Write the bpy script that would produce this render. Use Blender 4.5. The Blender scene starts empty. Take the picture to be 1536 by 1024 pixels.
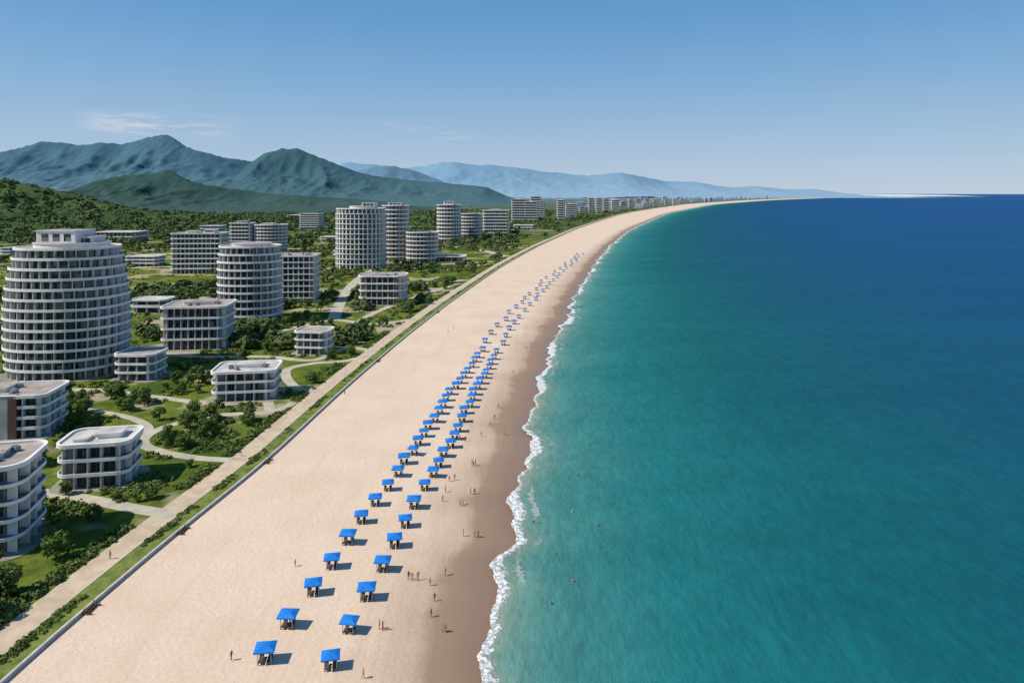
import bpy, math, random
import numpy as np
from mathutils import Vector, noise as mnoise
random.seed(7); rng=np.random.default_rng(11)
scene=bpy.context.scene; COL=scene.collection
H=70.0; F=1024.0; HZ=290.5; LZ=1.2
# ---------- helpers mapping image pixels to ground points and back: drone stands at (0,0,H), looks along +Y, level ----------
def gy(v,z=0.0): return F*(H-z)/(v-HZ)
def gp(u,v,z=0.0):
    y=gy(v,z); return ((u-768)*y/F,y)
def proj(x,y,z): return 768+F*x/y, HZ+F*(H-z)/y

# ---------- materials ----------
class NT:
    def __init__(s,name,kind='mat'):
        if kind=='mat':
            s.m=bpy.data.materials.new(name); s.m.use_nodes=True; s.t=s.m.node_tree
        else:
            s.m=bpy.data.worlds.new(name); s.m.use_nodes=True; s.t=s.m.node_tree
        s.t.nodes.clear()
    def n(s,ty,ins=None,**props):
        nd=s.t.nodes.new(ty)
        for k,v in props.items(): setattr(nd,k,v)
        if ins:
            for k,v in ins.items():
                if isinstance(v,bpy.types.NodeSocket): s.t.links.new(v,nd.inputs[k])
                else: nd.inputs[k].default_value=v
        return nd
    def math(s,op,a,b=0.0,c=None,clamp=False):
        ins={0:a,1:b}
        if c is not None: ins[2]=c
        return s.n('ShaderNodeMath',ins,operation=op,use_clamp=clamp).outputs[0]
    def noise(s,vec,scale,detail=3,rough=.5,dist=0.0):
        return s.n('ShaderNodeTexNoise',{'Vector':vec,'Scale':scale,'Detail':detail,'Roughness':rough,'Distortion':dist}).outputs['Fac']
    def mix(s,f,a,b,blend='MIX'):
        nd=s.t.nodes.new('ShaderNodeMix'); nd.data_type='RGBA'; nd.blend_type=blend
        for i,v in ((0,f),(6,a),(7,b)):
            if isinstance(v,bpy.types.NodeSocket): s.t.links.new(v,nd.inputs[i])
            else: nd.inputs[i].default_value=(v if i==0 else (*v,1) if len(v)==3 else v)
        return nd.outputs[2]
    def ramp(s,f,stops,interp='LINEAR'):
        nd=s.n('ShaderNodeValToRGB',{0:f}); e=nd.color_ramp.elements; nd.color_ramp.interpolation=interp
        while len(e)<len(stops): e.new(.5)
        for i,(p,c) in enumerate(stops):
            e[i].position=p; e[i].color=(*c,1) if len(c)==3 else c
        return nd.outputs[0]
    def mr(s,v,a,b,c=0.0,d=1.0,smooth=True):
        return s.n('ShaderNodeMapRange',{0:v,1:a,2:b,3:c,4:d},interpolation_type='SMOOTHSTEP' if smooth else 'LINEAR').outputs[0]
    def pos(s): return s.n('ShaderNodeNewGeometry').outputs['Position']
    def scale(s,vec,sx,sy,sz): return s.n('ShaderNodeVectorMath',{0:vec,1:(sx,sy,sz)},operation='MULTIPLY').outputs[0]
    def bsdf(s,color,rough=.8,spec=.3,bump=None,bs=.5,bd=.1,metal=0.0,alpha=None):
        ins={'Base Color':color if isinstance(color,bpy.types.NodeSocket) else (*color,1),'Roughness':rough,'Specular IOR Level':spec,'Metallic':metal}
        if bump is not None: ins['Normal']=s.n('ShaderNodeBump',{'Height':bump,'Strength':bs,'Distance':bd}).outputs[0]
        if alpha is not None: ins['Alpha']=alpha
        b=s.n('ShaderNodeBsdfPrincipled',ins)
        s.n('ShaderNodeOutputMaterial',{0:b.outputs[0]})
        return s.m
def var_mat(name,c1,c2,scale=.5,rough=.85,spec=.2,bump=0.0,objvar=False,detail=4):
    t=NT(name); p=t.pos(); f=t.noise(p,scale,detail,.6)
    f=t.mr(f,.3,.7)
    if objvar:
        r=t.n('ShaderNodeObjectInfo').outputs['Random']
        f=t.math('ADD',t.math('MULTIPLY',f,.6),t.math('MULTIPLY',r,.4))
    col=t.mix(f,c1,c2)
    return t.bsdf(col,rough,spec,bump=t.noise(p,scale*8,3) if bump else None,bs=bump)
def offs(t,p):
    off=t.n('ShaderNodeAttribute',attribute_name='off').outputs['Fac']
    ps=t.scale(p,.35,1,1)
    a=t.math('MULTIPLY',t.math('SUBTRACT',t.noise(ps,.03,2),.5),13.0)
    b=t.math('MULTIPLY',t.math('SUBTRACT',t.noise(ps,.12,3,.6),.5),5.5)
    return t.math('ADD',off,t.math('ADD',a,b)),off
# sea
t=NT('sea_water'); p=t.pos(); dp,off=offs(t,p); sy=t.n('ShaderNodeSeparateXYZ',{0:p}).outputs[1]
lg=t.math('DIVIDE',t.math('LOGARITHM',t.math('ADD',t.math('MAXIMUM',dp,0.0),1.0),math.e),8.0)
big=t.noise(t.scale(p,.3,1,1),.012,3,.6)
lg=t.math('ADD',lg,t.math('MULTIPLY',t.math('SUBTRACT',big,.5),.10))
col=t.ramp(lg,[(0,(.42,.36,.25)),(.10,(.27,.32,.22)),(.20,(.14,.265,.205)),(.31,(.058,.215,.185)),(.44,(.012,.155,.148)),(.535,(.003,.103,.108)),(.62,(.002,.076,.120)),(.72,(.002,.066,.158)),(.86,(.003,.064,.182)),(1,(.005,.072,.20))])
col=t.mix(t.mr(sy,3000,50000,0,.45),col,(.045,.15,.30))  # horizon haze painted in: sea colour turns paler with distance
w1=t.noise(t.scale(p,1,.45,1),.14,5,.7); w2=t.noise(t.scale(p,1,.35,1),.7,4,.7); w3=t.noise(t.scale(p,.25,1,1),.016,4,.6)
wv=t.math('ADD',t.math('ADD',t.math('MULTIPLY',w1,.34),t.math('MULTIPLY',w2,.40)),t.math('MULTIPLY',w3,.26))
wf=t.mr(wv,.38,.64,.82,1.18)
col=t.n('ShaderNodeVectorMath',{0:col,3:wf},operation='SCALE').outputs[0]
wid=t.math('ADD',.9,t.math('MULTIPLY',t.math('MAXIMUM',t.math('SUBTRACT',t.noise(t.scale(p,0,1,0),.025,2),.42),0.0),14.0))
fine=t.noise(p,.8,7,.78)
dd=t.math('ADD',dp,t.math('MULTIPLY',t.math('SUBTRACT',fine,.5),7.0))
foam=t.mr(t.math('SUBTRACT',dd,wid),.3,-.5)
holes=t.mr(t.noise(p,1.1,6,.8),.41,.51,.3,1.0)
foam=t.math('MULTIPLY',foam,holes)
f2=t.math('MULTIPLY',t.mr(t.math('ABSOLUTE',t.math('SUBTRACT',t.math('SUBTRACT',dd,wid),2.6)),.9,.1),t.mr(t.noise(p,.05,2),.50,.62))
foam=t.math('MAXIMUM',foam,t.math('MULTIPLY',f2,.4))
col=t.mix(foam,col,(.84,.84,.82))
al=t.mr(dp,-.05,.05)
rp=t.math('ADD',t.math('MULTIPLY',t.noise(t.scale(p,1,.5,1),.5,5,.7),1.2),t.math('ADD',t.math('MULTIPLY',t.noise(t.scale(p,1,.4,1),.12,4,.6),2.4),t.math('MULTIPLY',foam,.7)))
nb=t.n('ShaderNodeBump',{'Height':rp,'Strength':t.mr(sy,400,6000,.7,.15),'Distance':.5}).outputs[0]
df=t.n('ShaderNodeBsdfDiffuse',{'Color':col,'Normal':nb}).outputs[0]
gl=t.n('ShaderNodeBsdfGlossy',{'Color':(1,1,1,1),'Roughness':.22,'Normal':nb}).outputs[0]
mx=t.n('ShaderNodeMixShader',{0:t.math('MULTIPLY',t.math('SUBTRACT',1.0,foam),.065),1:df,2:gl}).outputs[0]
tr=t.n('ShaderNodeBsdfTransparent').outputs[0]
fin=t.n('ShaderNodeMixShader',{0:al,1:tr,2:mx}).outputs[0]
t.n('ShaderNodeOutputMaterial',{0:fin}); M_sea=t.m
# sand
t=NT('beach_sand'); p=t.pos(); dp,off=offs(t,p)
n1=t.noise(p,.05,4,.6); n2=t.noise(p,1.4,5,.7); n3=t.noise(t.scale(p,1,.12,1),.35,3)
dry=t.mix(t.mr(n1,.3,.7),(.69,.52,.37),(.76,.59,.44))
dry=t.mix(t.mr(n2,.35,.65,0,.34),dry,(.56,.42,.295))
dry=t.mix(t.mr(n3,.55,.75,0,.30),dry,(.60,.45,.32))
trk=t.noise(t.scale(p,1,.03,1),.5,4,.7); dry=t.mix(t.mr(trk,.58,.68,0,.22),dry,(.52,.39,.275))
dn=t.math('ADD',dp,t.math('MULTIPLY',t.math('SUBTRACT',n3,.5),6.0))
wet=t.ramp(t.mr(dn,-24,0,0,1,False),[(0,(0,0,0)),(.18,(.14,.14,.14)),(.38,(.34,.34,.34)),(.54,(.50,.50,.50)),(.66,(.88,.88,.88)),(1,(1,1,1))])
col=t.mix(wet,dry,(.265,.168,.108))
rough=t.mr(dn,-8,-2,.9,.38)
foot=t.n('ShaderNodeTexVoronoi',{'Vector':p,'Scale':1.1}).outputs['Distance']
bmp=t.math('ADD',t.noise(p,2.2,5,.7),t.math('MULTIPLY',foot,.5))
M_sand=t.bsdf(col,rough,.25,bump=bmp,bs=t.mr(dn,-9,-4,.5,.06),bd=.2)
# land
t=NT('coastal_grassland'); p=t.pos(); sx=t.n('ShaderNodeSeparateXYZ',{0:p})
n1=t.noise(p,.035,5,.6,.4); n2=t.noise(p,.35,5,.7); n3=t.noise(p,.011,3); n4=t.noise(p,3.0,3,.7)
g=t.mix(t.mr(n2,.3,.7),(.085,.130,.020),(.205,.235,.044))
g=t.mix(t.mr(n1,.46,.64),g,(.060,.098,.018))
g=t.mix(t.mr(n4,.3,.75,0,.45),g,(.07,.10,.02))
bare=t.mix(n2,(.46,.38,.26),(.32,.28,.16))
bf=t.math('MULTIPLY',t.mr(t.noise(p,.028,4,.6),.53,.61),t.mr(sx.outputs[1],60,260,.45,1.0))
g=t.mix(bf,g,bare)
y=sx.outputs[1]
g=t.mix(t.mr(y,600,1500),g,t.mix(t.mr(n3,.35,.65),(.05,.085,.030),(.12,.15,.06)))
g=t.mix(t.mr(y,1800,7000),g,(.11,.165,.17))  # this and the next mix put aerial haze into the ground colour
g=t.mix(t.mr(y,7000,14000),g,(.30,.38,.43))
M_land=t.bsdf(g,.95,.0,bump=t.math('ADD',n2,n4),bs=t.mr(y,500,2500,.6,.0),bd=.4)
M_path=var_mat('promenade_paving',(.62,.49,.34),(.48,.37,.255),.4,bump=.2)
M_path2=var_mat('footpath_concrete',(.54,.48,.37),(.40,.36,.27),.25,bump=.2)
M_pave=var_mat('forecourt_paving',(.36,.34,.28),(.20,.21,.15),.3)
M_verge=var_mat('verge_grass',(.085,.125,.02),(.21,.24,.05),.45,bump=.5)
M_wallw=var_mat('seawall_concrete',(.56,.52,.46),(.42,.39,.34),.6)
M_white=var_mat('white_render',(.83,.805,.76),(.68,.655,.62),.22)
M_slab=var_mat('balcony_floor',(.24,.225,.20),(.17,.16,.145),.5)
M_wallg=var_mat('grey_render',(.30,.285,.26),(.20,.19,.175),.3)
M_wallb=var_mat('brown_render',(.34,.25,.20),(.24,.17,.135),.3)
M_conc=var_mat('raw_concrete',(.46,.44,.42),(.33,.32,.31),.3)
M_red=var_mat('red_brown_panel',(.20,.085,.06),(.14,.06,.045),.5)
M_roof=var_mat('roof_membrane',(.46,.385,.325),(.27,.235,.205),.2)
M_roofw=var_mat('pale_roof',(.64,.59,.53),(.38,.36,.34),.18)
M_frame=var_mat('window_frame',(.30,.30,.29),(.22,.22,.22),1)
t=NT('window_glass'); p=t.pos()
gf=t.n('ShaderNodeTexWhiteNoise',{'Vector':t.n('ShaderNodeVectorMath',{0:t.scale(p,.4,.4,.3)},operation='FLOOR').outputs[0]}).outputs[0]
M_glass=t.bsdf(t.ramp(gf,[(0,(.018,.024,.028)),(.6,(.04,.05,.055)),(.82,(.10,.105,.10)),(1,(.26,.24,.20))]),.18,.35)
M_blue=var_mat('blue_canvas',(.008,.16,.52),(.012,.21,.66),2.0,rough=.6)
M_post=var_mat('grey_post',(.45,.44,.42),(.35,.34,.33),3)
M_wood=var_mat('dark_wood',(.13,.09,.06),(.08,.055,.04),4)
M_bark=var_mat('bark',(.10,.075,.05),(.06,.045,.03),4)
M_leaf=[var_mat('foliage',(.036,.078,.014),(.12,.18,.032),.9,rough=.7,objvar=True),
        var_mat('foliage_light',(.065,.12,.02),(.165,.22,.045),.9,rough=.7,objvar=True)]
M_wood_far=var_mat('woodland_foliage',(.040,.075,.022),(.125,.165,.048),.05,rough=.8)
M_shrub=var_mat('shrub_foliage',(.052,.092,.018),(.16,.20,.042),.25,rough=.8)

# ---------- mesh builders ----------
class MB:
    def __init__(s): s.v=[];s.f=[];s.m=[]
    def add(s,vs,fs,mi=0):
        o=len(s.v); s.v+=vs
        for f in fs: s.f.append([o+i for i in f]); s.m.append(mi)
    def prism(s,pts,z0,z1,mi=0,top=True,bot=True,mtop=None):
        n=len(pts); vs=[(x,y,z0) for x,y in pts]+[(x,y,z1) for x,y in pts]
        s.add(vs,[[i,(i+1)%n,n+(i+1)%n,n+i] for i in range(n)],mi)
        if top: s.add([(x,y,z1) for x,y in pts],[list(range(n))],mi if mtop is None else mtop)
        if bot: s.add([(x,y,z0) for x,y in pts],[list(range(n))[::-1]],mi)
    def ring(s,out,inn,z0,z1,mi=0):
        n=len(out); vs=[(x,y,z0) for x,y in out]+[(x,y,z1) for x,y in out]+[(x,y,z1) for x,y in inn]+[(x,y,z0) for x,y in inn]
        fs=[]
        for i in range(n):
            j=(i+1)%n
            for k in range(4):
                l=(k+1)%4; fs.append([k*n+i,k*n+j,l*n+j,l*n+i])
        s.add(vs,fs,mi)
    def box(s,c,d,mi=0,ang=0.0):
        ca,sa=math.cos(ang),math.sin(ang); vs=[]
        for z in (-1,1):
            for x,y in ((-1,-1),(1,-1),(1,1),(-1,1)):
                X=x*d[0]/2;Y=y*d[1]/2; vs.append((c[0]+X*ca-Y*sa,c[1]+X*sa+Y*ca,c[2]+z*d[2]/2))
        s.add(vs,[[3,2,1,0],[4,5,6,7],[0,1,5,4],[1,2,6,5],[2,3,7,6],[3,0,4,7]],mi)
    def tube(s,p0,p1,r0,r1,mi=0,n=6):
        p0=Vector(p0);p1=Vector(p1); q=(p1-p0).to_track_quat('Z','Y')
        vs=[]
        for p,r in ((p0,r0),(p1,r1)):
            for i in range(n):
                a=2*math.pi*i/n; vs.append(tuple(p+q@Vector((r*math.cos(a),r*math.sin(a),0))))
        s.add(vs,[[i,(i+1)%n,n+(i+1)%n,n+i] for i in range(n)]+[list(range(n))[::-1],[n+i for i in range(n)]],mi)
    def mesh(s,name,mats):
        me=bpy.data.meshes.new(name); me.from_pydata(s.v,[],s.f)
        for m in mats: me.materials.append(m)
        me.polygons.foreach_set('material_index',s.m); me.update(); return me
def link(name,data,parent=None,loc=(0,0,0),rot=0.0,**pr):
    o=bpy.data.objects.new(name,data); o.location=loc; o.rotation_euler=(0,0,rot)
    if parent is not None: o.parent=parent
    for k,v in pr.items(): o[k]=v
    COL.objects.link(o); return o
def quads(name,V,mats,smooth=False):
    N=len(V); me=bpy.data.meshes.new(name); me.vertices.add(N*4); me.loops.add(N*4); me.polygons.add(N)
    me.vertices.foreach_set('co',np.asarray(V,dtype=np.float32).ravel())
    me.loops.foreach_set('vertex_index',np.arange(N*4,dtype=np.int32))
    me.polygons.foreach_set('loop_start',np.arange(0,N*4,4,dtype=np.int32))
    me.polygons.foreach_set('loop_total',np.full(N,4,dtype=np.int32))
    for m in mats: me.materials.append(m)
    me.update(); return me
def grid(name,X,Y,Z,mat,attr=None,smooth=True):
    ny,nx=X.shape; me=bpy.data.meshes.new(name)
    co=np.stack([X,Y,Z],-1).reshape(-1,3)
    idx=np.arange(ny*nx).reshape(ny,nx)
    q=np.stack([idx[:-1,:-1],idx[:-1,1:],idx[1:,1:],idx[1:,:-1]],-1).reshape(-1,4); N=len(q)
    me.vertices.add(len(co)); me.loops.add(N*4); me.polygons.add(N)
    me.vertices.foreach_set('co',co.astype(np.float32).ravel())
    me.loops.foreach_set('vertex_index',q.astype(np.int32).ravel())
    me.polygons.foreach_set('loop_start',np.arange(0,N*4,4,dtype=np.int32))
    me.polygons.foreach_set('loop_total',np.full(N,4,dtype=np.int32))
    me.polygons.foreach_set('use_smooth',np.full(N,smooth))
    me.materials.append(mat); me.update()
    if attr is not None:
        a=me.attributes.new('off','FLOAT','POINT'); a.data.foreach_set('value',attr.astype(np.float32).ravel())
    return link(name,me,kind='structure')

# ---------- coast ----------
shore_px=[(712,1040),(727,960),(745,880),(762,800),(774,740),(784,680),(797,620),(808,570),(828,520),(850,470),(872,430),(888,400),(912,370),(943,345),(1000,320),(1070,306.5),(1150,300.5),(1225,297.3)]
wall_px=[(0,1024),(130,910),(262,798),(400,690),(455,638),(515,583),(560,545),(600,510),(700,435),(760,395),(850,350),(920,325),(1000,310)]
sp=[gp(u,v) for u,v in shore_px]; wp=[gp(u,v,LZ) for u,v in wall_px]
sy_=[-400,0,40]+[y for x,y in sp]+[18500,21000,26000,60000,130000]
sx_=[sp[0][0]-1.0]*3+[x for x,y in sp]+[12000,8000,4000,-20000,-60000]
ly=np.linspace(math.log(30),math.log(130000),1600)
def sm(xs,ys,k=14):
    v=np.interp(np.exp(ly),ys,xs); K=np.exp(-.5*(np.arange(-40,41)/k)**2);K/=K.sum()
    return np.convolve(np.pad(v,40,'edge'),K,'valid')
SH=sm(sx_,sy_)
def shore(y): return np.interp(np.log(np.maximum(y,30)),ly,SH)
wy=[y for x,y in wp]; ww=[float(shore(y))-x for x,y in wp]
WD=sm([ww[0]]*2+ww+[260,300,400,400],[-400,0]+wy+[9000,10500,12500,130000])
def width(y): return np.interp(np.log(np.maximum(y,30)),ly,WD)
def wallx(y): return shore(y)-width(y)
def beach_z(off,y):
    w=width(y); return np.where(off<-7,.9*(-off-7)/(w-7+1e-6),-.07*(off+7))
ys=np.concatenate([np.linspace(-300,50,8),np.geomspace(55,130000,420)])
fr=np.concatenate([np.linspace(0,.9,14),np.linspace(.92,1,6)]); 
rows=[]
for y in ys:
    w=float(width(y)); o=np.concatenate([-w+fr*(w-7),[-4,0,5,12,30,60]]); rows.append(o)
OFF=np.array(rows); Y=np.repeat(ys[:,None],OFF.shape[1],1); X=shore(Y)+OFF
grid('beach',X,Y,beach_z(OFF,Y),M_sand,OFF)
lat=np.array([-7,-3,-1,1,3,6,10,16,25,40,60,90,140,220,400,800,1600,3200,6400,15000,40000,130000.])
OFF=np.repeat(lat[None,:],len(ys),0); Y=np.repeat(ys[:,None],len(lat),1)
grid('sea',shore(Y)+OFF,Y,np.full(Y.shape,.03),M_sea,OFF)
lat=np.array([-60000,-20000,-8000,-4000,-2000,-1000,-600,-300,-150,-75,-30,-9,-4,0.])
OFF=np.repeat(lat[None,:],len(ys),0); Y=np.repeat(ys[:,None],len(lat),1)
grid('ground',wallx(Y)+OFF,Y,np.full(Y.shape,LZ),M_land)

def strip(name,ya,yb,o0,o1,z0,z1,mat,n=260,**pr):
    yy=np.geomspace(ya,yb,n); x=wallx(yy); mb=MB(); vs=[]
    for i in range(n):
        vs+=[(x[i]+o0,yy[i],z0),(x[i]+o0,yy[i],z1),(x[i]+o1,yy[i],z1),(x[i]+o1,yy[i],z0)]
    fs=[]
    for i in range(n-1):
        a=i*4;b=a+4
        fs+=[[a,b,b+1,a+1],[a+1,b+1,b+2,a+2],[a+2,b+2,b+3,a+3]]
    mb.add(vs,fs); return link(name,mb.mesh(name,[mat]),**pr)
strip('sea_wall',30,3200,-.05,.38,.4,LZ+.3,M_wallw,label='low pale concrete sea wall between the sand and the verge',category='wall')
strip('promenade',30,3500,-9.6,-4.2,LZ-.1,LZ+.03,M_path,kind='structure')
strip('verge',30,1500,-4.1,-.06,LZ-.1,LZ+.05,M_verge,kind='structure')
strip('kerb',30,900,-4.22,-4.0,LZ-.1,LZ+.13,M_wallw,kind='structure')

paths_px=[([(262,772),(200,762),(130,748),(60,738),(-60,730)],3.6),
 ([(350,690),(290,686),(230,674),(215,660),(240,643),(285,630),(330,622),(405,618),(440,604)],3.0),
 ([(215,660),(222,640),(190,625),(120,612),(60,600)],2.6),
 ([(405,618),(395,600),(330,606),(240,596),(150,585),(60,585)],3.2),
 ([(480,590),(440,578),(430,555),(470,545),(520,541),(560,530)],3.6),
 ([(560,527),(520,522),(470,540),(400,535),(300,535),(250,530)],3.6),
 ([(625,478),(560,486),(500,480),(440,492),(370,510)],4.5),
 ([(700,420),(640,425),(560,432),(480,440),(420,455),(300,448),(180,440)],7),
 ([(500,480),(510,455),(530,425),(560,405),(600,398),(680,396),(740,392)],7),
 ([(760,385),(700,372),(600,368),(480,372),(300,378),(100,388)],10),
 ([(840,346),(740,344),(640,340),(500,340),(300,345)],14),
 ([(440,455),(380,420),(330,405),(240,400),(100,410)],8),
 ([(520,500),(560,470),(640,440),(690,425)],4.5)]
path_pts=[]
def ribbon(name,pts,w,z,mat,**pr):
    P=[Vector((x,y,0)) for x,y in pts]; out=[]
    for i in range(len(P)-1):
        a=P[max(i-1,0)];b=P[i];c=P[i+1];d=P[min(i+2,len(P)-1)]
        for k in range(10):
            t=k/10; out.append(.5*((2*b)+(c-a)*t+(2*a-5*b+4*c-d)*t*t+(3*b-a-3*c+d)*t**3))
    out.append(P[-1]); vs=[]
    for i,q in enumerate(out):
        tg=(out[min(i+1,len(out)-1)]-out[max(i-1,0)]).normalized(); n=Vector((-tg.y,tg.x,0))
        for s,zz in ((1,z-.1),(1,z),(-1,z),(-1,z-.1)): vs.append((q.x+n.x*s*w/2,q.y+n.y*s*w/2,zz))
        path_pts.append((q.x,q.y,w/2))
    fs=[]
    for i in range(len(out)-1):
        a=i*4;b=a+4; fs+=[[a,a+1,b+1,b],[a+1,a+2,b+2,b+1],[a+2,a+3,b+3,b+2]]
    mb=MB(); mb.add(vs,fs); return link(name,mb.mesh(name,[mat]),**pr)
for i,(pp,w) in enumerate(paths_px):
    ribbon('footpath',[gp(u,v,LZ) for u,v in pp],w,LZ+.035+.006*i,M_path2,kind='structure')

# ---------- buildings ----------
def outline(sh,a,b,r,ins=0.0,s=1.0,N=56):
    a=a*s-ins;b=b*s-ins
    if sh=='ell':
        e=2/2.35; out=[]
        for i in range(N):
            t=2*math.pi*i/N; c,q=math.cos(t),math.sin(t)
            out.append((a*math.copysign(abs(c)**e,c),b*math.copysign(abs(q)**e,q)))
        return out
    r=max(r-ins,.25); out=[]
    for cx,cy,t0 in ((a-r,b-r,0),(-(a-r),b-r,90),(-(a-r),-(b-r),180),(a-r,-(b-r),270)):
        for k in range(7):
            t=math.radians(t0+k*15); out.append((cx+r*math.cos(t),cy+r*math.sin(t)))
    return out
def fit(u0,u1,vb,vt,sh,asp,rot,r,stop):
    cy=gy(vb,LZ)+10; a=10; cx=((u0+u1)/2-768)*cy/F; c,s=math.cos(rot),math.sin(rot)
    for _ in range(60):
        rr=min(r,a*.9,a*asp*.9)
        pts=[(cx+x*c-y*s,cy+x*s+y*c) for x,y in outline(sh,a,a*asp,rr)]
        pr=[proj(x,y,LZ) for x,y in pts]; um=min(p[0] for p in pr);uM=max(p[0] for p in pr);vm=max(p[1] for p in pr)
        a*=((u1-u0)/(uM-um))**.7; cx+=((u0+u1)/2-(um+uM)/2)*cy/F*.7; cy+=(gy(vb,LZ)-gy(vm,LZ))*.7
    lo,hi=LZ,200
    pts=[(cx+(x*c-y*s)*stop,cy+(x*s+y*c)*stop) for x,y in outline(sh,a,a*asp,rr)]
    for _ in range(40):
        z=(lo+hi)/2
        if min(proj(x,y,z)[1] for x,y in pts)>vt: lo=z
        else: hi=z
    return cx,cy,a,a*asp,lo-LZ
FP=[]
def perim(pts,step):
    n=len(pts); seg=[math.dist(pts[i],pts[(i+1)%n]) for i in range(n)]; L=sum(seg); k=max(4,int(round(L/step))); out=[]
    cum=np.concatenate([[0],np.cumsum(seg)])
    def at(d):
        d%=L; i=min(int(np.searchsorted(cum,d,side='right'))-1,n-1); f=(d-cum[i])/seg[i]; a=pts[i];b=pts[(i+1)%n]
        return (a[0]+(b[0]-a[0])*f,a[1]+(b[1]-a[1])*f)
    for j in range(k):
        A=at(j*L/k);B=at((j+1)*L/k); out.append((A,B))
    return out,L/k
def building(u0,u1,vb,vt,n,sh='rr',asp=.8,rot=0,r=2.5,bal=2.0,step=3.0,scales=None,wall=M_wallg,name='hotel_building',label='',cat='building',roofm=M_roof,blocks=(),detail=True,finw=.22,par=.42,fins=1,group=None,stair=None):
    rot=math.radians(rot); sc=scales or [1.0]*(n+1)
    cx,cy,a,b,ht=fit(u0,u1,vb,vt,sh,asp,rot,r,sc[-1]); h=ht/n; r=min(r,a*.9,b*.9)
    FP.append((cx,cy,max(a,b)+2.5,a,b,rot))
    par=min(par,h*.3); bal=min(bal,a*.3,b*.3)
    mats=[M_white,wall,roofm,M_glass,M_frame,M_red,M_conc,M_slab]
    root=None
    if detail:
        root=link(name,None,loc=(cx,cy,LZ),rot=rot); root['label']=label; root['category']=cat
        if group: root['group']=group
    core=MB(); wins=[]
    def part(mb,nm,**pr):
        if detail: link(nm,mb.mesh(nm,mats),root,**pr)
    for k in range(n):
        s=sc[k]; z0=k*h-.1 if k else -.3; z1=(k+1)*h-.1
        inn=outline(sh,a,b,r,bal,s); core.prism(inn,z0,z1,1,False,False)
        segs,st=perim(inn,step)
        for j,(A,B) in enumerate(segs):
            mx,my=(A[0]+B[0])/2,(A[1]+B[1])/2; ang=math.atan2(B[1]-A[1],B[0]-A[0])
            wins.append((mx,my,k*h+.25+(h-.5)/2-.1,ang,k))
            if j%fins==0:
                na=ang-math.pi/2; px,py=A; L=bal-.35
                core.box((px+math.cos(na)*L/2,py+math.sin(na)*L/2,(z0+z1)/2),(finw,L,z1-z0),0,ang)
    for k in range(1,n+1):
        s=max(sc[k],sc[k-1]) if k<n else sc[k-1]
        mb=MB() if detail else core
        mb.prism(outline(sh,a,b,r,.06,s),k*h-.26,k*h,7 if k<n else 0,True,True,mtop=(2 if k==n else 7))
        if k<n: mb.ring(outline(sh,a,b,r,0,s),outline(sh,a,b,r,.18,s),k*h-.42,k*h+par,0)
        else: mb.ring(outline(sh,a,b,r,-.25,s),outline(sh,a,b,r,.35,s),k*h-.42,k*h+.45,0)
        if detail: part(mb,'balcony' if k<n else 'roof')
    ww=step*.86; wh=h-.55
    def winmesh(target,ox=0,oy=0,oz=0,ang=0):
        target.box((ox,oy,oz),(ww,.10,wh),4,ang)
        for q in (-.25,.25):
            ca,sa=math.cos(ang),math.sin(ang); lx=q*ww; ly=-.03
            target.box((ox+lx*ca-ly*sa,oy+lx*sa+ly*ca,oz),(ww/2-.12,.10,wh-.14),3,ang)
    c,s_=math.cos(rot),math.sin(rot)
    def dist(w): 
        X=cx+w[0]*c-w[1]*s_; Y=cy+w[0]*s_+w[1]*c; return X*X+Y*Y
    if detail:
        wins.sort(key=lambda w:dist(w)+w[4]*.01)
        mb=MB(); winmesh(mb); wm=mb.mesh('window',mats)
        for w in wins[:100]: link('window',wm,root,loc=(w[0],w[1],w[2]),rot=w[3])
        if len(wins)>100:
            mb=MB()
            for w in wins[100:]: winmesh(mb,w[0],w[1],w[2],w[3])
            part(mb,'window',kind='stuff')
        part(core,'wall')
    else:
        for w in wins: core.box((w[0],w[1],w[2]),(ww,.16,wh),3,w[3])
    if stair:
        for (fx,wd,mi,up) in stair:
            mb=MB(); mb.box((fx*a,-b+.9,n*h/2+up/2-.1),(wd,2.3,n*h+up),mi); part(mb,'stair_core')
    for bl in blocks:
        bx,by,sx,sy,bh=bl[:5]; kind=bl[5] if len(bl)>5 else 'rr'
        mb=MB() if detail else core
        o=[(bx*a+x,by*b+y) for x,y in outline('rr' if kind!='ell' else 'ell',sx*a,sy*b,.6 if kind!='ell' else 1)]
        mb.prism(o,n*h-.2,n*h+bh-.3,0)
        o2=[(bx*a+x,by*b+y) for x,y in outline('rr' if kind!='ell' else 'ell',sx*a+.35,sy*b+.35,.6)]
        mb.prism(o2,n*h+bh-.3,n*h+bh,0,mtop=2)
        if detail:
            part(mb,'roof_block')
            if bh>2.4:
                m2=MB(); m2.box((0,0,0),(min(2.6,sx*a*.45),.12,bh*.42),3); wm2=m2.mesh('roof_block_window',mats)
                for q in (-.55,0,.55):
                    link('roof_block_window',wm2,root,loc=(bx*a+q*sx*a,by*b-sy*b-.02,n*h+bh*.6))
    if detail and a>8:
        m2=MB(); m2.box((0,0,.5),(1.6,1.1,.9),4); m2.tube((0,0,.9),(0,0,1.15),.4,.4,4,8); um=m2.mesh('air_unit',mats)
        rq=random.Random(int(u0*7+vb))
        for q in range(6): link('air_unit',um,root,loc=(rq.uniform(-.6,.6)*a*sc[-1],rq.uniform(-.6,.6)*b*sc[-1],n*h+.05),rot=rq.uniform(0,3))
    if not detail:
        o=link(name,core.mesh(name,mats),loc=(cx,cy,LZ),rot=rot); o['label']=label;o['category']=cat
        if group:o['group']=group
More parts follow.
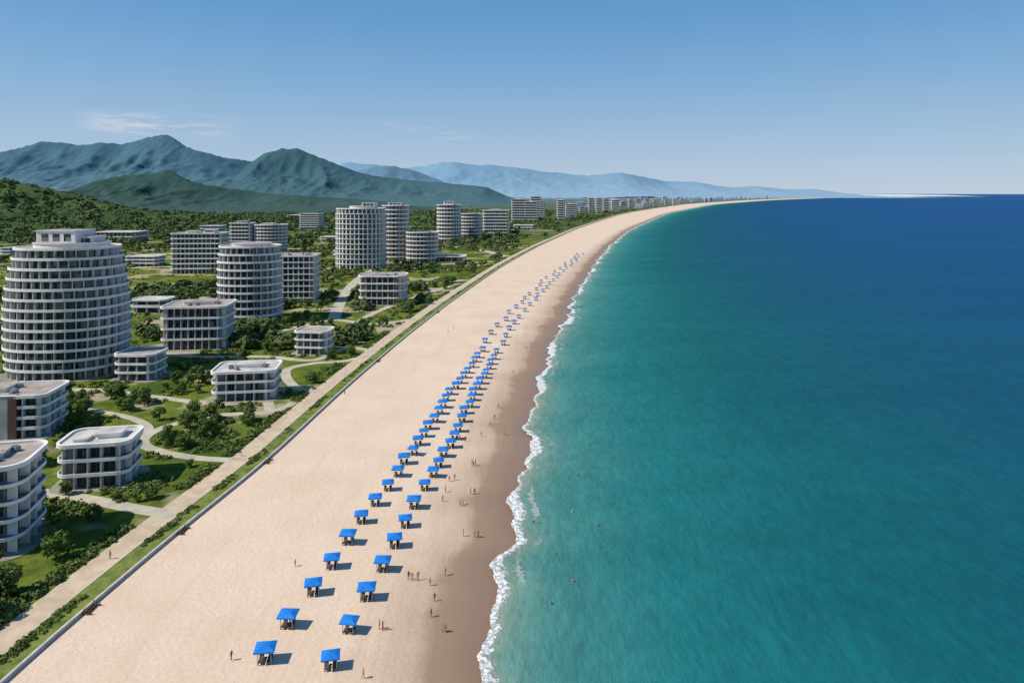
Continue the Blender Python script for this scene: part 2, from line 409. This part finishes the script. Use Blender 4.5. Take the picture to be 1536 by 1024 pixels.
    m3=MB(); m3.prism([(x*1.0,y) for x,y in outline(sh,a+1.6,b+1.6,r+1.6)],-.2,.11); link('forecourt',m3.mesh('forecourt',[M_pave]),loc=(cx,cy,LZ),rot=rot,kind='structure')
    return cx,cy,a,b,ht,root
G='seaside hotels along the coast'
building(2,198,574,366,13,'ell',.82,0,bal=2.1,step=3.3,scales=[.96,.975,.985,1,1,1,1,.99,.97,.945,.915,.875,.83,.80],
  label='tall rounded white hotel tower with balcony rings and roof block',name='hotel_tower',cat='hotel tower',
  blocks=[(.04,.05,.62,.55,1.9,'ell'),(-.05,.0,.36,.34,6.6),(.3,.1,.2,.25,4.2)],par=.6)
building(172,252,572,521,3,'rr',.9,0,3,1.6,3.2,label='low grey hotel annex beside the round white tower',name='hotel_annex',cat='building')
building(-95,103,664,572,4,'rr',.55,8,2.5,1.8,3.0,wall=M_conc,label='four storey grey concrete block with white balconies and brown panel',blocks=[(-.2,.1,.3,.4,1.4)],name='apartment_block',cat='apartment block',stair=[(.18,8.0,6,.5),(.42,2.2,5,.2)])
building(-130,70,850,662,5,'rr',.8,14,3.5,2.6,3.2,label='five storey white building with rounded projecting balconies',name='apartment_block',cat='apartment block',blocks=[(0.1,.1,.3,.3,1.2)],par=.25)
building(86,214,737,640,3,'rr',.75,10,2.6,2.2,2.9,label='three storey white villa block with rounded corner balconies on lawn',name='villa_block',cat='villa',roofm=M_roofw,blocks=[(.25,.1,.35,.35,1.3),(-.45,-.2,.2,.3,.8)],par=.38)
building(317,423,604,541,3,'rr',.72,8,2.4,2.2,2.9,label='three storey white villa block with wraparound balconies and flat roof',name='villa_block',cat='villa',roofm=M_roofw,blocks=[(.1,.15,.4,.3,1.3)],par=.38)
building(442,501,533,490,3,'rr',.8,-6,2.4,1.8,3.0,label='small three storey white villa with brown flat roof',name='villa_block',cat='villa',par=.4)
building(241,355,526,450,4,'rr',.75,6,2.6,2.0,3.0,label='four storey cream block with long balconies and brown roof',name='apartment_block',cat='apartment block',blocks=[(.0,.2,.5,.3,1.5)],par=.5)
building(325,425,487,366,10,'ell',.85,0,bal=2.0,step=3.2,scales=[1.0]*8+[.97,.93,.9],label='ten storey rounded white hotel tower with ring balconies',name='hotel_tower',cat='hotel tower',blocks=[(0,.1,.6,.55,1.6,'ell')],par=.65)
building(417,481,456,380,8,'rr',.9,5,.8,1.6,3.2,wall=M_wallb,label='eight storey block with brown panels, white frames, brown roof',name='apartment_block',cat='apartment block',finw=.5,par=.25)
building(538,612,458,409,4,'rr',.7,0,5,2.0,3.4,label='four storey white block with rounded ends and brown roof',name='apartment_block',cat='apartment block',wall=M_wallb,blocks=[(0,.1,.5,.4,.9)],par=.55)
building(256,346,411,348,8,'rr',.6,4,2.5,2.0,3.6,label='wide eight storey pale grey hotel block with stacked balconies',blocks=[(-.3,0,.2,.4,2.2),(.4,0,.2,.4,3)],cat='hotel',par=.75)
building(344,384,378,334,8,'rr',.8,0,3,2.0,4,label='pale hotel block behind others with stacked balconies',cat='hotel',blocks=[(0,0,.4,.4,3)],par=.8)
building(380,432,378,336,8,'ell',.8,0,3,2.0,4,label='rounded pale hotel block with stacked balconies',cat='hotel',blocks=[(-.1,0,.35,.4,2)],par=.8)
building(449,486,344,320,7,'rr',.8,0,3,2.0,5,label='distant pale hotel among trees',detail=False,group=G,cat='hotel',par=1.2)
building(503,580,404,312,12,'ell',.85,0,bal=1.7,step=3.8,label='twelve storey white cylinder tower with tall vertical fins',name='hotel_tower',cat='hotel tower',finw=.95,par=.35,fins=1,scales=[1.0]*11+[.97,.93],blocks=[(.1,0,.55,.55,2.4,'ell'),(.35,0,.25,.4,5.5)])
building(573,614,392,308,13,'ell',1.0,0,bal=2.0,step=3.4,label='slim thirteen storey white tower with ring balconies',name='hotel_tower',cat='hotel tower',blocks=[(0,0,.5,.5,3)],par=.9)
building(609,658,394,347,7,'ell',.8,0,bal=2.0,step=3.6,label='seven storey rounded grey hotel block',name='hotel_building',cat='hotel',par=.8)
building(655,692,364,307,10,'ell',.9,0,bal=2.2,step=4,label='white tower with stacked round balconies beside the coast road',name='hotel_tower',cat='hotel tower',blocks=[(0,0,.4,.5,5)],par=1.2)
building(689,723,361,320,8,'ell',.9,0,bal=2.2,step=4,label='eight storey white rounded hotel',name='hotel_tower',cat='hotel tower',par=1.2)
building(724,764,354,315,8,'rr',.9,0,4,bal=2.2,step=4,label='eight storey white hotel with rounded corners',name='hotel_tower',cat='hotel tower',blocks=[(0,0,.4,.5,2)],par=1.2)
far=[(767,790,333,299,9),(786,806,333,303,8),(795,812,328,295,10),(808,818,328,302,8),(835,848,331,300,9),(847,866,328,306,7),
 (882,891,318,297,8),(893,903,320,297,9),(904,914,318,298,8),(916,930,320,300,7),(942,950,312,298,7),(953,961,312,297,8),(966,974,311,297,7),(978,990,311,299,6),(996,1003,309,298,6),(1008,1018,308,298,6),
 (0,24,386,371,3),(137,224,363,346,2),(188,250,400,382,3),(195,262,470,445,2),(300,340,352,338,3),(648,700,393,382,1),(430,480,330,322,2),(560,600,452,444,1),(30,80,352,344,2),(868,878,322,310,4),(700,740,330,322,3),
 (500,545,388,374,2),(120,160,384,374,2),(770,800,345,337,2),(480,520,362,354,2)]
for u0,u1,vb,vt,n in far:
    building(u0,u1,vb,vt,n,'rr',.7,0,3,2.4,6,detail=False,par=1.4,group=G,name='hotel_tower' if n>4 else 'low_building',cat='hotel tower' if n>4 else 'building',roofm=M_roofw,
      label='distant white hotel tower near the curving beach' if n>4 else 'low white flat roofed building among trees',blocks=[(0,0,.4,.4,2.5)] if n>4 else ())
rr=random.Random(5)
M_haze=var_mat('haze_tinted_render',(.60,.64,.68),(.48,.52,.57),.01)  # far town: haze is painted into both facade colours
M_haze2=var_mat('haze_tinted_facade',(.34,.39,.44),(.28,.33,.38),.01)
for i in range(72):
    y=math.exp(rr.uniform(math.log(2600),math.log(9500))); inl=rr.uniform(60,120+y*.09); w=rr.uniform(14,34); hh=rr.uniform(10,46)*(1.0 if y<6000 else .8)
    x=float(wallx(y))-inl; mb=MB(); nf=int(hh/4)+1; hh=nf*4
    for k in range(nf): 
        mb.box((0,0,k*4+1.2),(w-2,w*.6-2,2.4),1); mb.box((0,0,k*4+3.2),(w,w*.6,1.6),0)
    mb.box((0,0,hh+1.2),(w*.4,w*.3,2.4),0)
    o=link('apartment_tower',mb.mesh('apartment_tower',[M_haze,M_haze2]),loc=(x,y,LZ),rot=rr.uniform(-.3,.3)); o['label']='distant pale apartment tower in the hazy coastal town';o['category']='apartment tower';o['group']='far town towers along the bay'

# ---------- hills ----------
def hill_mat(name,c1,c2,s,bs=.5,low=None,zh=200):  # far ranges get aerial haze through bluer base colours
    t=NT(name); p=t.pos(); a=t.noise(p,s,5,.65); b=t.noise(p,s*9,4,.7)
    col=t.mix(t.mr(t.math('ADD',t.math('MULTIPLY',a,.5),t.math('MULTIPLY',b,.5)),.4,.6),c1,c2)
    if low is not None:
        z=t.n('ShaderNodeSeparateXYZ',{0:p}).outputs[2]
        col=t.mix(t.mr(z,0,zh,.65,0.0),col,low)  # low-lying haze painted as a paler tint on the lower slopes
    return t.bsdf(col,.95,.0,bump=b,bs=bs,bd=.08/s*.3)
def hill(name,tab,D,df,db,mat,nx=260,ny=90,gs=None,k=.5,amp=.02):
    us=np.array([a for a,b in tab],float); vs=np.array([b for a,b in tab],float)
    xs=(us-768)*D/F; zs=H-(vs-HZ)*D/F; zs=np.maximum(zs-LZ,0)
    gx=np.linspace(xs[0]-D*.04,xs[-1]+D*.04,nx); R=np.interp(gx,np.r_[xs[0]-D*.04,xs,xs[-1]+D*.04],np.r_[0,zs,0])
    K=np.exp(-.5*(np.arange(-4,5)/1.3)**2);K/=K.sum(); R=np.convolve(np.pad(R,4,'edge'),K,'valid')
    gyy=np.linspace(D-df,D+db,ny); gs=gs or D*.05
    Z=np.zeros((ny,nx))
    for j,y in enumerate(gyy):
        for i,x in enumerate(gx):
            w=mnoise.noise(Vector((x/gs*.5,3.1,D)))*df*.16
            t=(y-D-w); t=t/df if t<0 else t/db
            at=min(abs(t),1.0); f=(1-at)**1.15*(1-.18*math.sin(at*math.pi))
            g=1-abs(mnoise.noise(Vector((x/gs,y/gs*.6,D*.1))))*1.7; g2=1-abs(mnoise.noise(Vector((x/gs*2.6,y/gs*1.6,7))))*1.6
            g3=mnoise.fractal(Vector((x/gs*6,y/gs*6,2)),.7,2.1,4)
            e=min(1,at*4)
            Z[j,i]=R[i]*f*(1-k*e*(1-g)-.45*k*e*(1-g2))+R[i]*g3*amp*(.4+e)
    Z=np.maximum(Z,-2)+LZ-.6
    X,Yg=np.meshgrid(gx,gyy); grid(name,X,Yg,Z,mat); return X,Yg,Z
hill('hills',[(1120,290.5),(1180,290),(1230,290.8),(1270,291.4),(1320,291.2),(1370,291.8),(1410,292.3),(1432,293.2)],17000,420,400,hill_mat('pale_headland',(.50,.56,.60),(.60,.63,.64),.003,.0),160,20,k=.1)
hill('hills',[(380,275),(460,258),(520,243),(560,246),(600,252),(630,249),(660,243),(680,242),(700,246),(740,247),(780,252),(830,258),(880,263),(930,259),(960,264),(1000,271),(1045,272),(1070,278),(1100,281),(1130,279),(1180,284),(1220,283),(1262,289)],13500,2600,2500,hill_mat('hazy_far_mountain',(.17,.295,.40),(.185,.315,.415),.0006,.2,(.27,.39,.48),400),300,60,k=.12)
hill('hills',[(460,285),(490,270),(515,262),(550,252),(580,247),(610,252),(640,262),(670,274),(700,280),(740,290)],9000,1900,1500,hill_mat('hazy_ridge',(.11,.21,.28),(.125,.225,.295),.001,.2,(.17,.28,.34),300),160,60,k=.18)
hill('hills',[(-200,250),(-60,245),(0,232),(30,222),(60,210),(85,211),(110,217),(150,213),(180,214),(210,205),(245,200),(262,206),(285,220),(310,227),(340,236),(375,241),(420,262),(480,285),(520,298)],6400,1700,1500,hill_mat('haze_tinted_mountain',(.058,.128,.172),(.070,.146,.185),.0015,.35,(.11,.20,.225),420),330,110,k=.26)  # bluish base colours hold the haze in front of this range
hill('hills',[(300,300),(320,290),(345,272),(375,245),(400,229),(425,222),(445,222),(470,232),(500,243),(530,255),(560,263),(600,268),(640,272),(690,276),(730,280),(760,294)],4900,1200,1200,hill_mat('haze_tinted_near_range',(.042,.102,.128),(.055,.118,.136),.002,.35,(.085,.16,.17),300),300,110,k=.26)  # haze tint painted over the green of this range
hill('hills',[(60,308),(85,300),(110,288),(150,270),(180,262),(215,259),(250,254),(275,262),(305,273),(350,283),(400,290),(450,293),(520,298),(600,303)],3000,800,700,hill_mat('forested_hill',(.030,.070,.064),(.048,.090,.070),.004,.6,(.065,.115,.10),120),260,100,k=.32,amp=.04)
HX,HY,HZg=hill('hills',[(-300,250),(-200,258),(-60,266),(0,268),(40,274),(80,284),(120,294),(160,303),(220,312),(300,322),(380,334)],1500,560,500,hill_mat('wooded_slope',(.042,.078,.030),(.075,.115,.040),.01),240,120,k=.4,amp=.05)

# ---------- vegetation ----------
def norm(a): return a/np.maximum(np.linalg.norm(a,axis=-1,keepdims=True),1e-6)
def leaves(C,O,S):
    n=norm(O+rng.normal(0,.45,O.shape)); t=norm(np.cross(n,rng.normal(0,1,O.shape))); b=np.cross(n,t)
    S=S[:,None]; return np.stack([C-t*S-b*S*.6,C+t*S-b*S*.5,C+t*S*.8+b*S*.6,C-t*S*.7+b*S*.7],1)
def tree_variant(i):
    r=random.Random(100+i); ht=r.uniform(4.2,5.8); R=r.uniform(1.9,2.8); mb=MB()
    pts=[Vector((0,0,-.2)),Vector((r.uniform(-.1,.1),r.uniform(-.1,.1),ht*.25)),Vector((r.uniform(-.2,.2),r.uniform(-.2,.2),ht*.5)),Vector((r.uniform(-.3,.3),r.uniform(-.3,.3),ht*.8))]
    rad=[.20,.15,.11,.04]
    for k in range(3): mb.tube(pts[k],pts[k+1],rad[k],rad[k+1],0,7)
    Cs=[];
    for k in range(18):
        a=r.uniform(0,6.28); el=r.uniform(-.7,1.1); q=R*r.uniform(.35,.9)
        c=Vector((math.cos(a)*q*math.cos(el),math.sin(a)*q*math.cos(el),ht*.48+math.sin(el)*ht*.38)); cr=r.uniform(.55,1.1)
        Cs.append((c,cr))
        if k<7: mb.tube(pts[1].lerp(pts[2],r.uniform(0,1)),c,.07,.025,0,5)
    V=[]
    for c,cr in Cs:
        d=norm(rng.normal(0,1,(85,3))); rr_=cr*(.55+.5*rng.random(85)); C=np.array(c)+d*rr_[:,None]*np.array([1,1,.8])
        V.append(leaves(C,d+np.array([0,0,.3]),rng.uniform(.12,.26,85)))
    return mb.mesh('trunk',[M_bark]),quads('crown',np.concatenate(V),[M_leaf[i%2]])
TV=[tree_variant(i) for i in range(8)]
PP=np.array(path_pts)
def blocked(x,y,m=1.0):
    for cx,cy,R,a,b,rot in FP:
        dx,dy=x-cx,y-cy
        if dx*dx+dy*dy<(R*1.5+m)**2:
            c,s=math.cos(-rot),math.sin(-rot); lx=dx*c-dy*s; ly_=dx*s+dy*c
            if abs(lx)<a+m and abs(ly_)<b+m: return True
    d=np.hypot(PP[:,0]-x,PP[:,1]-y)-PP[:,2]
    return bool((d<m).any())
spots=[]
named=[(85,838,1.15),(10,893,1.25),(-20,860,1.1),(252,668,1.0),(308,655,1.0),(318,648,.8),(330,612,.7),(126,618,1.0),(110,612,.8),(98,742,.7),(140,780,.7),(75,775,.6),(298,574,1.1),(285,580,.9),(270,560,1.0),(445,480,1.1),(432,484,1.0),(460,478,1.0),
 (520,505,1.0),(535,498,1.0),(400,520,.8),(215,600,.8),(235,745,.5),(285,700,.5),(175,752,.5),(205,752,.5),(225,748,.6),(510,420,1),(620,440,1),(630,430,1),(495,515,.9),(505,500,.9),(548,490,.9),(60,700,.8),(45,720,.7),(20,705,.8),(-25,930,1.2)]
for u,v,s in named: 
    x,y=gp(u,v,LZ); spots.append((x,y,s))
r=random.Random(3); cand=0
while len(spots)<300 and cand<20000:
    cand+=1
    y=math.exp(r.uniform(math.log(95),math.log(520))); inl=r.uniform(12,30+y*.75); x=float(wallx(y))-inl
    u,v=proj(x,y,LZ)
    if u<-60: continue
    if mnoise.noise(Vector((x*.035,y*.035,1)))<.02+ (0.12 if y<200 else 0): continue
    if blocked(x,y,2.2): continue
    if any((x-a)**2+(y-b)**2<7 for a,b,_ in spots): continue
    spots.append((x,y,r.uniform(.5,1.2)))
for i,(x,y,s) in enumerate(spots):
    tm,cm=TV[i%8]; e=link('tree',None,loc=(x,y,LZ)); e.rotation_euler=(0,0,r.uniform(0,6.28)); e.scale=(s,s,s*r.uniform(.85,1.1)); e.empty_display_size=.5
    e['label']='leafy green broadleaf tree on the resort lawn'; e['category']='tree'; e['group']='resort trees'
    link('trunk',tm,e); link('crown',cm,e)
def blobs(P,Rr,K,zf=.85,ls=.34):
    n=len(P); P=np.repeat(P,K,0); R_=np.repeat(Rr,K); d=rng.normal(0,1,(n*K,3)); d[:,2]=np.abs(d[:,2])*.9-.15; d=norm(d)
    C=P+d*(R_*(.65+.45*rng.random(n*K)))[:,None]*np.array([1,1,zf]); return leaves(C,d+np.array([0,0,.25]),R_*ls*(.6+.7*rng.random(n*K)))
P=[];R_=[]
c=0
while len(P)<6500 and c<60000:
    c+=1
    y=math.exp(r.uniform(math.log(300),math.log(2800))); inl=r.uniform(16,40+y*1.1); x=float(wallx(y))-inl
    if proj(x,y,0)[0]<-80: continue
    nz=mnoise.noise(Vector((x*.012,y*.012,5)))+.4*mnoise.noise(Vector((x*.05,y*.05,5)))
    if nz<(.0 if y<800 else -.12): continue
    if blocked(x,y,3): continue
    s=r.uniform(1.6,3.6)*(1 if y<900 else 1.6); P.append((x,y,LZ+s*.8)); R_.append(s)
link('woodland',quads('woodland',blobs(np.array(P),np.array(R_),44),[M_wood_far]),kind='stuff')
iy=rng.integers(0,HX.shape[0],5200); ix=rng.integers(0,HX.shape[1],5200)
P=np.stack([HX[iy,ix]+rng.normal(0,4,5200),HY[iy,ix]+rng.normal(0,4,5200),HZg[iy,ix]-1],1); P=P[HZg[iy,ix]>LZ+1]
link('forest',quads('forest',blobs(P,rng.uniform(4,8,len(P)),26,.8),[M_wood_far]),kind='stuff')
P=[];R_=[]
def addshrub(x,y,s): P.append((x,y,LZ+s*.25)); R_.append(s)
for i in range(1100):
    y=math.exp(r.uniform(math.log(75),math.log(900))); 
    if mnoise.noise(Vector((y*.06,2,3)))<.0: continue
    addshrub(float(wallx(y))-r.uniform(2.0,3.8),y,r.uniform(.25,.65))
for i in range(1500):
    y=math.exp(r.uniform(math.log(75),math.log(900)))
    if mnoise.noise(Vector((y*.05,9,3)))<-.05: continue
    x=float(wallx(y))-r.uniform(10.2,13)
    if blocked(x,y,.6): continue
    addshrub(x,y,r.uniform(.4,1.05))
c=0
while len(P)<5800 and c<30000:
    c+=1
    y=math.exp(r.uniform(math.log(90),math.log(700))); x=float(wallx(y))-r.uniform(11,30+y*.8)
    if proj(x,y,0)[0]<-60 or mnoise.noise(Vector((x*.05,y*.05,8)))<.12 or blocked(x,y,.8): continue
    addshrub(x,y,r.uniform(.35,1.15))
link('shrubbery',quads('shrubbery',blobs(np.array(P),np.array(R_),34,.8,.3),[M_shrub]),kind='stuff')

# ---------- beach shelters ----------
def canopy_mesh(mb,mi):
    w=1.5; d=1.2; e=2.2; k=.5
    q=lambda s,z,t_=0.0:[(-w*s,-d*s,z-t_),(w*s,-d*s,z-t_),(w*s,d*s,z+t_),(-w*s,d*s,z+t_)]
    rings=[q(1,e-.2,.10),q(1,e,.10),q(k,e+.34,.05),q(.08,e+.46)]
    vs=[v for q_ in rings for v in q_]; fs=[]
    for a in range(3):
        for i in range(4): j=(i+1)%4; fs.append([a*4+i,a*4+j,a*4+4+j,a*4+4+i])
    fs.append([12,13,14,15]); mb.add(vs,fs,mi)
def bench_mesh(mb,mi):
    for s in (-1,1):
        mb.box((s*.62,0,.42),(.6,1.8,.08),mi); mb.box((s*.62,.78,.68),(.6,.08,.5),mi)
        for q in (-.75,.75):
            for p_ in (-.24,.24): mb.box((s*.62+p_,q,.2),(.07,.07,.4),mi)
    mb.box((0,.1,.5),(.45,.45,.06),mi); mb.tube((0,.1,0),(0,.1,.48),.05,.05,mi,6)
mats=[M_blue,M_post,M_wood]
mb=MB();canopy_mesh(mb,0);CM=mb.mesh('canopy',mats)
mb=MB();mb.tube((0,0,-.2),(0,0,2.2),.07,.06,1,6);PM=mb.mesh('post',mats)
mb=MB();bench_mesh(mb,2);BM=mb.mesh('bench',mats)
mb=MB();canopy_mesh(mb,0);bench_mesh(mb,2)
PO=[(a*.95,b*.75) for a in (-1,1) for b in (-1,1)]
for a,b in PO: mb.tube((a,b,-.2),(a,b,2.2),.07,.06,1,5)
FM=mb.mesh('beach_shelter',mats)
Lr=[(398,965),(432,915),(470,868),(498,830),(522,795),(542,765),(563,740),(582,718),(597,698),(606,680),(620,667),(627,653),(636,641),(642,630),(652,620),(659,608),(664,599),(669,589),(674,580),(684,572),(690,564),(696,556),(701,549),(708,541),(712,533),(716,527)]
Rr=[(496,973),(524,921),(550,874),(574,833),(592,799),(608,770),(621,743),(637,717),(650,698),(658,684),(665,669),(676,656),(682,644),(687,633),(693,619),(696,607),(705,598),(708,588),(710,580),(716,572),(720,564),(727,556),(729,550),(734,543),(736,536),(741,529)]
Lg=[(716,527),(745,488),(765,466),(790,440),(820,415),(850,392),(868,378)]
Rg=[(741,529),(760,497),(780,470),(806,440),(832,415),(858,393),(876,376)]
def zb(x,y): return float(beach_z(np.array(x-float(shore(y))),np.array(y)))
def shelter(x,y,near):
    z=zb(x,y); rot=r.uniform(-.25,.25); q=r.uniform(.9,1.04)
    if near:
        e=link('beach_shelter',None,loc=(x,y,z),rot=rot); link('canopy',CM,e); link('bench',BM,e)
        for a,b in PO: link('post',PM,e,loc=(a,b,0))
    else:
        e=link('beach_shelter',FM,loc=(x,y,z),rot=rot); q*=.92
    e.scale=(q,q,q)
    e['label']='blue canvas beach shelter on grey posts with benches beneath';e['category']='beach shelter';e['group']='blue beach shelters in two rows'
for lst,g in ((Lr,Lg),(Rr,Rg)):
    for u,v in lst:
        x,y=gp(u,v,3.0); shelter(x,y,v>560)
    gw=[gp(u,v,3.0) for u,v in g]; yy=gw[0][1]+11
    while yy<gw[-1][1]:
        x=float(np.interp(yy,[q[1] for q in gw],[q[0] for q in gw])); shelter(x+r.uniform(-1.8,1.8),yy,False); yy+=11+r.uniform(-2,5)+yy*.018

# ---------- people ----------
skin=[var_mat('skin',(.42,.25,.16),(.36,.21,.13),5),var_mat('skin_tan',(.28,.16,.10),(.24,.13,.08),5)]
cl=[var_mat('swimwear',c,c,5) for c in ((.35,.03,.03),(.03,.05,.2),(.03,.03,.03),(.5,.5,.48),(.45,.2,.03))]
hair=var_mat('hair',(.02,.014,.01),(.03,.02,.015),5)
def person_mesh(i):
    walk=i%3; st=.20 if walk==1 else .04; arm=1 if walk==2 else 0
    J={'pel':(0,0,.93,.13),'wa':(0,0,1.08,.11),'ch':(0,.0,1.28,.14),'nk':(0,.01,1.46,.055),'hd':(0,.0,1.58,.095),'tp':(0,-.01,1.68,.07)}
    E=[('pel','wa'),('wa','ch'),('ch','nk'),('nk','hd'),('hd','tp')]
    for s,k in ((1,'a'),(-1,'b')):
        f=st*s
        J['hp'+k]=(s*.09,0,.88,.095);J['kn'+k]=(s*.10,f*.6+.02,.48,.06);J['an'+k]=(s*.10,f-.03,.07,.038);J['to'+k]=(s*.11,f+.12,.03,.035)
        E+=[('pel','hp'+k),('hp'+k,'kn'+k),('kn'+k,'an'+k),('an'+k,'to'+k)]
        up=arm and s==1
        J['sh'+k]=(s*.18,0,1.40,.055); J['el'+k]=(s*.26,-f*.4+(.12 if up else 0),1.12 if not up else 1.38,.04); J['ha'+k]=(s*.28,-f*.8+.08+(.1 if up else 0),.86 if not up else 1.6,.03); J['fi'+k]=(s*.28,-f*.8+.1+(.1 if up else 0),.76 if not up else 1.7,.022)
        E+=[('ch','sh'+k),('sh'+k,'el'+k),('el'+k,'ha'+k),('ha'+k,'fi'+k)]
    ks=list(J); me=bpy.data.meshes.new('p'); me.from_pydata([J[k][:3] for k in ks],[(ks.index(a),ks.index(b)) for a,b in E],[])
    o=bpy.data.objects.new('p',me); COL.objects.link(o); o.modifiers.new('s','SKIN'); m=o.modifiers.new('u','SUBSURF'); m.levels=1;m.render_levels=1
    for j,k in enumerate(ks):
        d=me.skin_vertices[0].data[j]; d.radius=(J[k][3],J[k][3]); d.use_root=(k=='pel')
    dg=bpy.context.evaluated_depsgraph_get(); nm=bpy.data.meshes.new_from_object(o.evaluated_get(dg)); bpy.data.objects.remove(o); nm.name='person'
    nm.materials.clear()
    for q in (skin[i%2],cl[i%5],hair): nm.materials.append(q)
    for pl in nm.polygons:
        c=pl.center; mi=0
        if .72<c.z<1.0 and abs(c.x)<.2: mi=1
        if i%2 and 1.0<=c.z<1.42 and abs(c.x)<.2: mi=1
        if c.z>1.66 or (c.z>1.54 and c.y<-.03): mi=2
        pl.material_index=mi; pl.use_smooth=True
    return nm
PMs=[person_mesh(i) for i in range(10)]
labs=['person in red swimwear standing on the sand','person in navy top and shorts walking on sand','person in black swimwear raising one arm','person in white top standing on the beach','person in orange swim shorts walking']
people=[(443,849),(347,990),(427,934),(435,936),(545,1017),(574,945),(569,943),(613,869),(618,871),(627,870),(645,878),(652,901),(668,863),(664,947),(668,948),(647,925),(690,759),(712,741),(695,804),(717,806),(712,805),(682,720),(668,738),(664,752),(708,697),(713,698),(674,722),(742,629),(690,660),(757,652),(672,499),(517,592),(404,693),(680,493),(722,655),(698,662),(706,741),(350,688),(362,684),(165,838),(820,480),(790,525),(805,508),(770,560),(694,757),(710,700),(735,640),(748,612),(765,590)]
for i,(u,v) in enumerate(people):
    z=.4; x,y=gp(u,v,z)
    z=LZ+.03 if x<float(wallx(y)) else zb(x,y)
    x,y=gp(u,v,z)
    o=link('person',PMs[i%10],loc=(x,y,z+.0),rot=r.uniform(0,6.28)); q=r.uniform(.86,1.0); o.scale=(q,q,q); o['label']=labs[i%5]; o['category']='person'; o['group']='people on the beach'
for i,(u,v) in enumerate([(867,713),(858,768),(832,831),(827,906),(859,872),(800,784),(808,785),(898,789),(884,668),(948,640)]):
    x,y=gp(u,v); o=link('person',PMs[(i*3)%10],loc=(x,y,-1.0),rot=r.uniform(0,6.28)); o['label']='bather standing chest deep in the green water';o['category']='person';o['group']='bathers in the sea'
mb=MB()
for k in range(4): mb.box((.35*k,0,.95-.22*k),(.36,2.4,.2),0)
for s in (-1,1):
    mb.box((.55,s*1.25,.62),(1.5,.1,.5),0)
    for q in (0,.55,1.1): mb.tube((q,s*1.25,.3),(q,s*1.25,1.7-.3*q),.05,.05,0,6)
SM=mb.mesh('beach_steps',[M_wood])
for u,v in ((285,795),(402,691),(575,541),(130,912),(660,468)):
    y=gy(v,LZ); o=link('beach_steps',SM,loc=(float(wallx(y))+.6,y,.35)); o['label']='short dark wooden steps from sea wall to sand'; o['category']='steps'; o['group']='beach access steps'

# ---------- light, sky, camera ----------
az=Vector((-.92,-.28,0)).normalized(); EL=math.radians(47)
to=Vector((az.x*math.cos(EL),az.y*math.cos(EL),math.sin(EL)))
L=bpy.data.lights.new('sun','SUN'); L.energy=4.8; L.angle=math.radians(.5); L.color=(1,.94,.85)
so=bpy.data.objects.new('sun',L); so.rotation_euler=to.to_track_quat('Z','Y').to_euler(); COL.objects.link(so)
w=NT('World','world'); scene.world=w.m; ST=.12
tc=w.n('ShaderNodeTexCoord').outputs['Generated']; sx=w.n('ShaderNodeSeparateXYZ',{0:tc})
z2=w.math('ADD',w.math('MULTIPLY',sx.outputs[2],1.3),.05)
v=w.n('ShaderNodeVectorMath',{0:w.n('ShaderNodeCombineXYZ',{0:sx.outputs[0],1:sx.outputs[1],2:z2}).outputs[0]},operation='NORMALIZE').outputs[0]
sky=w.n('ShaderNodeTexSky',{0:v},sky_type='NISHITA',sun_disc=False,sun_elevation=EL,sun_rotation=math.atan2(to.x,to.y)%(2*math.pi),altitude=200,air_density=1.0,dust_density=.6,ozone_density=1.5)
el=sx.outputs[2]
def q(c): return tuple(k/ST for k in c)
hz=w.ramp(el,[(0,(.47,.56,.69)),(.04,(.42,.54,.69)),(.10,(.32,.49,.69)),(.17,(.205,.42,.68)),(.25,(.12,.34,.65)),(.5,(.05,.20,.48)),(1,(.03,.13,.36))])
hz=w.n('ShaderNodeVectorMath',{0:hz,3:1/ST},operation='SCALE').outputs[0]
base=w.mix(.80,sky.outputs[0],hz)
cl_=w.noise(w.scale(tc,9,9,75),1.0,6,.65)
az_=w.math('DIVIDE',sx.outputs[0],sx.outputs[1])
wa=w.math('MAXIMUM',w.mr(w.math('ABSOLUTE',w.math('ADD',az_,.52)),.14,.05),w.math('MULTIPLY',w.mr(w.math('ABSOLUTE',w.math('ADD',az_,.13)),.09,.03),.7))
mask=w.math('MULTIPLY',w.mr(el,.070,.086),w.mr(el,.110,.094))
cf=w.math('MULTIPLY',w.math('MULTIPLY',w.mr(cl_,.47,.64),w.math('MULTIPLY',mask,wa)),.55)
colr=w.mix(cf,base,q((.75,.74,.75)))
w.n('ShaderNodeOutputWorld',{0:w.n('ShaderNodeBackground',{0:colr,1:ST}).outputs[0]})
cam=bpy.data.cameras.new('camera'); cam.lens=24; cam.sensor_width=36; cam.clip_end=300000; cam.clip_start=.5; cam.shift_y=-(512-HZ)/1536
co=bpy.data.objects.new('camera',cam); co.location=(0,0,H); co.rotation_euler=(math.radians(90),0,0); COL.objects.link(co); scene.camera=co
scene.view_settings.view_transform='Standard'; scene.view_settings.look='None'; scene.view_settings.exposure=0
